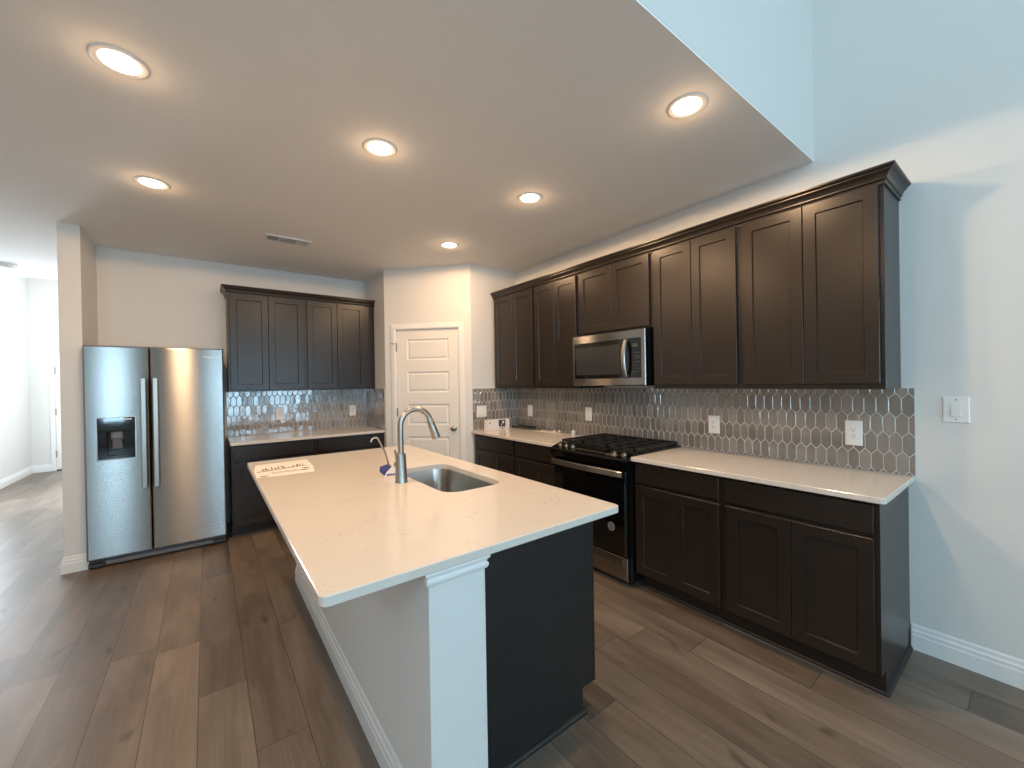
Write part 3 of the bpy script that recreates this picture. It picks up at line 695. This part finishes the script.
for u in (-RW+.055, -RW+.125, -RW+.20, RW-.145, RW-.06):
    def knob(b):
        lathe(b, [(.024, 0), (.024, .004), (.020, .007), (.019, .017), (.016, .020), (.0005, .020)], (0, 0, 0), 20)
        box(b, -.004, .004, -.019, .019, .016, .027)
        bmesh.ops.transform(b, matrix=Matrix.Translation(slope(u, .052, .001)) @ Matrix.Rotation(SL, 4, 'X'), verts=b.verts[:])
    kb = part('burner_knob', 'knob_metal', cp, knob, True)
for k in range(3):
    x0 = -RW+.012+k*(2*RW-.024)/3; x1 = x0+(2*RW-.024)/3-.004
    def grate(b):
        z0, z1, w = .938, .956, .012
        y0, y1 = -.572, -.035
        for (a, c, d, e) in ((x0, x1, y0, y0+w), (x0, x1, y1-w, y1), (x0, x0+w, y0, y1), (x1-w, x1, y0, y1), ((x0+x1)/2-w/2, (x0+x1)/2+w/2, y0, y1), (x0, x1, (y0+y1)/2-w/2, (y0+y1)/2+w/2), (x0, x1, y0+.13, y0+.13+w), (x0, x1, y1-.13-w, y1-.13)):
            box(b, a, c, d, e, z0, z1)
        for px in (x0+.006, x1-.006):
            for py in (y0+.006, y1-.006, (y0+y1)/2): box(b, px-.006, px+.006, py-.006, py+.006, .926, z0)
    part('burner_grate', 'iron', rg, grate)
for (x, y, r) in ((-.25, -.45, .045), (-.25, -.17, .036), (.25, -.45, .05), (.25, -.17, .036), (0, -.31, .045)):
    part('burner', 'iron', rg, lambda b: lathe(b, [(r, .926), (r, .932), (r*.7, .934), (r*.7, .937), (.0005, .937)], (x, y, 0), 20))

# ---------------------------------------------------------------- microwave
MY0, MY1 = 1.764, 2.496
mw = thing('microwave', 'stainless over-the-range microwave beneath the short cabinet', 'microwave', (0, (MY0+MY1)/2, 0), R90)
MW = (MY1-MY0)/2
part('microwave_body', 'black', mw, lambda b: (box(b, -MW, MW, -.375, -.010, 1.405, 1.828), box(b, -MW+.03, MW-.03, -.36, -.05, 1.397, 1.405)))
mf = part('front_frame', 'steel', mw, lambda b: face_rings(b, -MW, MW, 1.402, 1.822, [(0, -.376), (0, -.402), (.004, -.408)]))
part('door_glass', 'black_glass', mf, lambda b: face_rings(b, -MW+.028, MW-.034, 1.460, 1.758, [(0, -.404), (0, -.4100), (.002, -.4110)]))
part('window_mesh', simple('microwave_window', (.03, .03, .03), .08), mf, lambda b: face_rings(b, -MW+.045, MW-.225, 1.490, 1.722, [(0, -.410), (0, -.4114), (.001, -.4116)]))
def mh(b):
    n = 12; ls = []
    for k in range(n+1):
        t = k/n; z = 1.470+.275*t; y = -.430-.030*math.sin(math.pi*t); w = .013+.005*math.sin(math.pi*t); x = MW-.158
        ls.append([(x-w, y, z), (x-w*.7, y-.008, z), (x+w*.7, y-.008, z), (x+w, y, z), (x+w*.7, y+.006, z), (x-w*.7, y+.006, z)])
    rings(b, ls)
    for z in (1.475, 1.74): box(b, MW-.158-.009, MW-.158+.009, -.432, -.409, z-.010, z+.010)
part('door_handle', 'chrome', mf, mh)
part('display', 'display', mf, lambda b: box(b, MW-.108, MW-.062, -.4118, -.4108, 1.690, 1.715))
part('keypad', 'key_dark', mf, lambda b: [box(b, MW-.115+.021*i, MW-.102+.021*i, -.4116, -.4109, 1.50+.024*j, 1.510+.024*j) for i in range(4) for j in range(7)])

# ---------------------------------------------------------------- faucet, filtered tap, things on the counters
fc = thing('kitchen_faucet', 'brushed nickel pull-down faucet behind the island sink', 'faucet', (-2.133, 2.10, .914))
part('faucet_body', 'chrome', fc, lambda b: lathe(b, [(.0335, 0), (.0335, .004), (.032, .008), (.0255, .150), (.0235, .154), (.014, .155)], n=32), 40)
def spout(b):
    pts = [(0, 0, .15), (0, 0, .22), (0, 0, .29)]; R = .088; cz = .300
    for k in range(1, 19):
        a = math.pi-math.radians(160)*k/18; pts.append((R+R*math.cos(a), 0, cz+R*math.sin(a)))
    tube(b, pts, .0155, 16)
part('spout', 'chrome', fc, spout, 50)
a = math.radians(20); ex, ez =   .088+.088*math.cos(a), .300+.088*math.sin(a); dx, dz = math.sin(a), -math.cos(a)
part('spray_head', 'chrome', fc, lambda b: tube(b, [(ex-dx*.01, 0, ez-dz*.01), (ex+dx*.004, 0, ez+dz*.004), (ex+dx*.006, 0, ez+dz*.006), (ex+dx*.07, 0, ez+dz*.07), (ex+dx*.118, 0, ez+dz*.118), (ex+dx*.12, 0, ez+dz*.12)], [.016, .016, .018, .0215, .0235, .021], 20), 50)
part('spray_button', 'slot', fc, lambda b: tube(b, [(ex+dx*.05+.016, 0, ez+dz*.05+.006), (ex+dx*.09+.018, 0, ez+dz*.09+.006)], .005, 8))
part('faucet_handle', 'chrome', fc, lambda b: (tube(b, [(0, .018, .085), (0, .060, .085), (0, .062, .085)], [.018, .018, .015], 16), tube(b, [(0, .050, .09), (-.004, .058, .13), (-.008, .066, .165)], [.007, .0065, .006], 10)), 50)
tp = thing('filtered_water_tap', 'small slim nickel water tap beside the main faucet', 'tap', (-2.118, 2.325, .914))
part('tap_base', 'chrome', tp, lambda b: lathe(b, [(.022, 0), (.022, .004), (.013, .010), (.011, .050), (.008, .055)], n=20), 50)
part('tap_spout', 'chrome', tp, lambda b: tube(b, [(0, 0, .05), (-.012, 0, .10), (-.030, 0, .150), (-.050, 0, .196), (-.058, 0, .212), (-.070, 0, .222), (-.084, 0, .222), (-.096, 0, .214), (-.102, 0, .198)], .0058, 12), 60)
part('tap_lever', 'chrome', tp, lambda b: tube(b, [(0, .008, .045), (0, .035, .052)], [.005, .004], 8))
tg = thing('tap_hang_tag', 'blue and white paper tag hung on the small tap', 'tag', (-2.130, 2.300, .9145))
def leaf(p): return lambda b: rings(b, [[(x, y, z) for x, y, z in p], [(x+.0008, y-.0012, z) for x, y, z in p]])
part('tag_top', 'blue', tg, leaf([(-.055, -.010, .030), (-.030, -.022, .004), (.000, -.030, .030), (.010, -.020, .056), (-.012, -.004, .066), (-.048, .004, .056)]))
part('tag_bottom', 'paper', tg, leaf([(-.040, -.036, .001), (.044, -.044, .001), (.052, -.040, .036), (.004, -.034, .050), (-.024, -.035, .028)]))
part('printed_band', 'blue', tg, leaf([(-.026, -.0385, .008), (.044, -.0450, .008), (.046, -.0440, .015), (-.022, -.0380, .015)]))

fl = thing('flyer', 'pinkish white printed flyer lying on the far island corner', 'paper', (-2.575, 2.95, .9143))
part('sheet', 'paper', fl, lambda b: rings(b, [[(x, y, z) for x, y in ((-.165, -.215), (.135, -.235), (.165, -.03), (.175, .245), (-.135, .225), (-.16, .02))] for z in (.0, .0008)]))
def strokes(b):
    rnd = random.Random(3)
    for k in range(15):
        x = -.12+.0175*k; h = rnd.choice((.03, .045, .07, .09)); w = rnd.choice((.004, .006, .009))
        s = rnd.uniform(-.01, .02)
        rings(b, [[(x, .0, z), (x+w, .0, z), (x+w+s, h, z), (x+s, h, z)] for z in (.0008, .0012)])
    rings(b, [[(x, y, z) for x, y in ((-.15, -.045), (.0, -.02), (.12, .012), (.12, .02), (.0, -.008), (-.15, -.028))] for z in (.0008, .0012)])
    for x, y in ((-.125, -.19), (.10, -.13), (.115, -.075)):
        rings(b, [[(x+.024*math.cos(t*math.pi/6), y+.012*math.sin(t*math.pi/6), z) for t in range(12)] for z in (.0008, .0012)])
    for j in range(3):
        box(b, -.08, .06+.02*j, -.10-.022*j, -.095-.022*j, .0008, .0011)
part('printing', 'ink', fl, strokes)

bx = thing('appliance_box', 'small white carton with dark pictures standing in the pantry corner', 'box', (-.360, 3.735, .9143))
part('carton', 'paper', bx, lambda b: rbox(b, -.150, .150, -.035, .035, 0, .112, .002, .001, 2))
pc = part('dark_picture', 'ink', bx, lambda b: box(b, .000, .092, -.0358, -.0350, .034, .107))
pc['label'] = 'dark product picture'
part('picture_motif', 'plate', pc, lambda b: (lathe(b, [(.015, -.0366), (.015, -.0357)], (.060, 0, .080), 16, 'y'), lathe(b, [(.008, -.0366), (.008, -.0357)], (.040, 0, .056), 12, 'y')))
part('printed_mark', 'ink', bx, lambda b: box(b, -.13, -.11, -.0357, -.0349, .072, .084))
for x, z in ((.018, .012), (.044, .004), (.046, .022), (.07, .016)): part('small_picture', 'ink', bx, lambda b: box(b, x, x+.014, -.0357, -.0349, z, z+.014))

tr = thing('griddle_tray', 'flat dark grey metal tray lying against the backsplash in the corner', 'tray', (-.085, 3.60, .9143))
part('tray', 'steel_dark', tr, lambda b: (rbox(b, -.06, .06, -.16, .16, 0, .010, .02, .002), rbox(b, -.06, -.05, -.15, .15, .010, .026, .004, .001), rbox(b, .05, .06, -.15, .15, .010, .026, .004, .001)))
part('tray_handle', 'steel_dark', tr, lambda b: rbox(b, -.03, .03, -.20, -.155, .004, .016, .01, .002))
mn = thing('parts_bag', 'clear plastic bag of small fittings lying along the backsplash', 'bag', (-.10, 3.15, .9143))
def bag(b):
    nx, ny = 6, 14; g = []
    rnd = random.Random(5)
    for k in range(2):
        g.append([[b.verts.new((-.06+.12*i/nx, -.21+.42*j/ny, 0 if k == 0 else max(.001, (.014+rnd.uniform(-.008, .008))*math.sin(math.pi*i/nx)*math.sin(math.pi*j/ny)+.001))) for i in range(nx+1)] for j in range(ny+1)])
    for k in range(2):
        for j in range(ny):
            for i in range(nx): b.faces.new((g[k][j][i], g[k][j][i+1], g[k][j+1][i+1], g[k][j+1][i]))
    for j in range(ny):
        for i in (0, nx): b.faces.new((g[0][j][i], g[0][j+1][i], g[1][j+1][i], g[1][j][i]))
    for i in range(nx):
        for j in (0, ny): b.faces.new((g[0][j][i], g[0][j][i+1], g[1][j][i+1], g[1][j][i]))
part('bag_film', 'bag', mn, bag, 80)
for x, y in ((-.02, -.10), (.015, -.135), (-.03, .12), (.01, .02)): part('fitting', 'paper' if y < 0 else 'steel_dark', mn, lambda b: lathe(b, [(.012, .010), (.012, .022), (.007, .026)], (x, y, 0), 12))
cpn = thing('white_cap', 'small round white cap on the counter just left of the range', 'cap', (-.055, 2.845, .914))
part('cap_dome', 'plate', cpn, lambda b: lathe(b, [(.014, 0), (.019, .006), (.022, .020), (.019, .034), (.010, .042), (.0005, .044)], n=20), True)
part('cap_rim', 'plate', cpn, lambda b: lathe(b, [(.020, 0), (.021, .004), (.018, .007)], n=20), True)

# ---------------------------------------------------------------- ceiling fittings
LN = ['large round ceiling light nearest the viewer on the left', 'round ceiling light over the middle of the island', 'round ceiling light in front of the refrigerator', 'round ceiling light nearest the high soffit on the right', 'round ceiling light over the aisle before the microwave', 'round ceiling light nearest the pantry door', 'round ceiling light behind the viewer on the left']
for (x, y), lb in zip(LAMPS, LN):
    t = thing('ceiling_light', lb, 'ceiling light', (x, y, ZC), 0, 'recessed kitchen lights')
    part('trim_ring', 'trim', t, lambda b: lathe(b, [(.092, -.0005), (.091, -.002), (.084, -.006), (.078, -.006), (.064, -.001)], n=40), True)
    part('lens', 'lens', t, lambda b: lathe(b, [(.0635, -.001), (.063, -.004), (.0005, -.0045)], n=40), True)
    l = area('ceiling_light_beam', (x, y, ZC-.012), (0, 0, 0), .12, .12, LAMP_POWER, LAMP_COLOR, 'DISK')
    for nm, kind, e in (('ceiling_light_wide', 'SPOT', LAMP_SIDE), ('ceiling_light_glow', 'POINT', LAMP_HALO)):
        pl = bpy.data.lights.new(nm, kind); pl.energy = e; pl.color = LAMP_COLOR; pl.shadow_soft_size = .04
        if kind == 'SPOT': pl.spot_size = math.radians(179); pl.spot_blend = .03
        po = bpy.data.objects.new(nm, pl); po.location = (x, y, ZC-.05); COL.objects.link(po)
vt = thing('ceiling_vent', 'white louvred air vent in the ceiling before the back wall', 'vent', (-2.355, 4.095, ZC))
part('vent_back', 'vent_dark', vt, lambda b: box(b, -.165, .165, -.065, .065, -.004, -.0005))
part('vent_frame', 'trim', vt, lambda b: [box(b, *q) for q in ((-.18, .18, -.08, -.062, -.010, -.0005), (-.18, .18, .062, .08, -.010, -.0005), (-.18, -.162, -.062, .062, -.010, -.0005), (.162, .18, -.062, .062, -.010, -.0005), (-.075, -.067, -.062, .062, -.0095, -.003), (.067, .075, -.062, .062, -.0095, -.003))])
def louvre(b, x, y, lx, ly, tx, ty):
    rings(b, [[(x-lx/2, y-ly/2, z), (x+lx/2, y-ly/2, z), (x+lx/2, y+ly/2, z), (x-lx/2, y+ly/2, z)] if i == 0 else [(x-lx/2+tx, y-ly/2+ty, z), (x+lx/2+tx, y-ly/2+ty, z), (x+lx/2+tx, y+ly/2+ty, z), (x-lx/2+tx, y+ly/2+ty, z)] for i, z in enumerate((-.010, -.003))])
part('louvres', 'ceiling', vt, lambda b: ([louvre(b, -.155+.015*k, 0, .003, .126, .006, 0) for k in range(6)], [louvre(b, .083+.015*k, 0, .003, .126, -.006, 0) for k in range(6)], [louvre(b, 0, -.054+.018*k, .134, .003, 0, .006) for k in range(7)]))
sd = thing('smoke_detector', 'white round smoke detector on the hall ceiling', 'smoke detector', (-4.60, 6.47, ZC))
part('detector_base', 'plate', sd, lambda b: lathe(b, [(.085, -.0005), (.085, -.016), (.08, -.020)], n=32), True)
part('detector_cover', 'plate', sd, lambda b: lathe(b, [(.070, -.020), (.070, -.030), (.062, -.044), (.03, -.050), (.0005, -.050)], n=32), True)
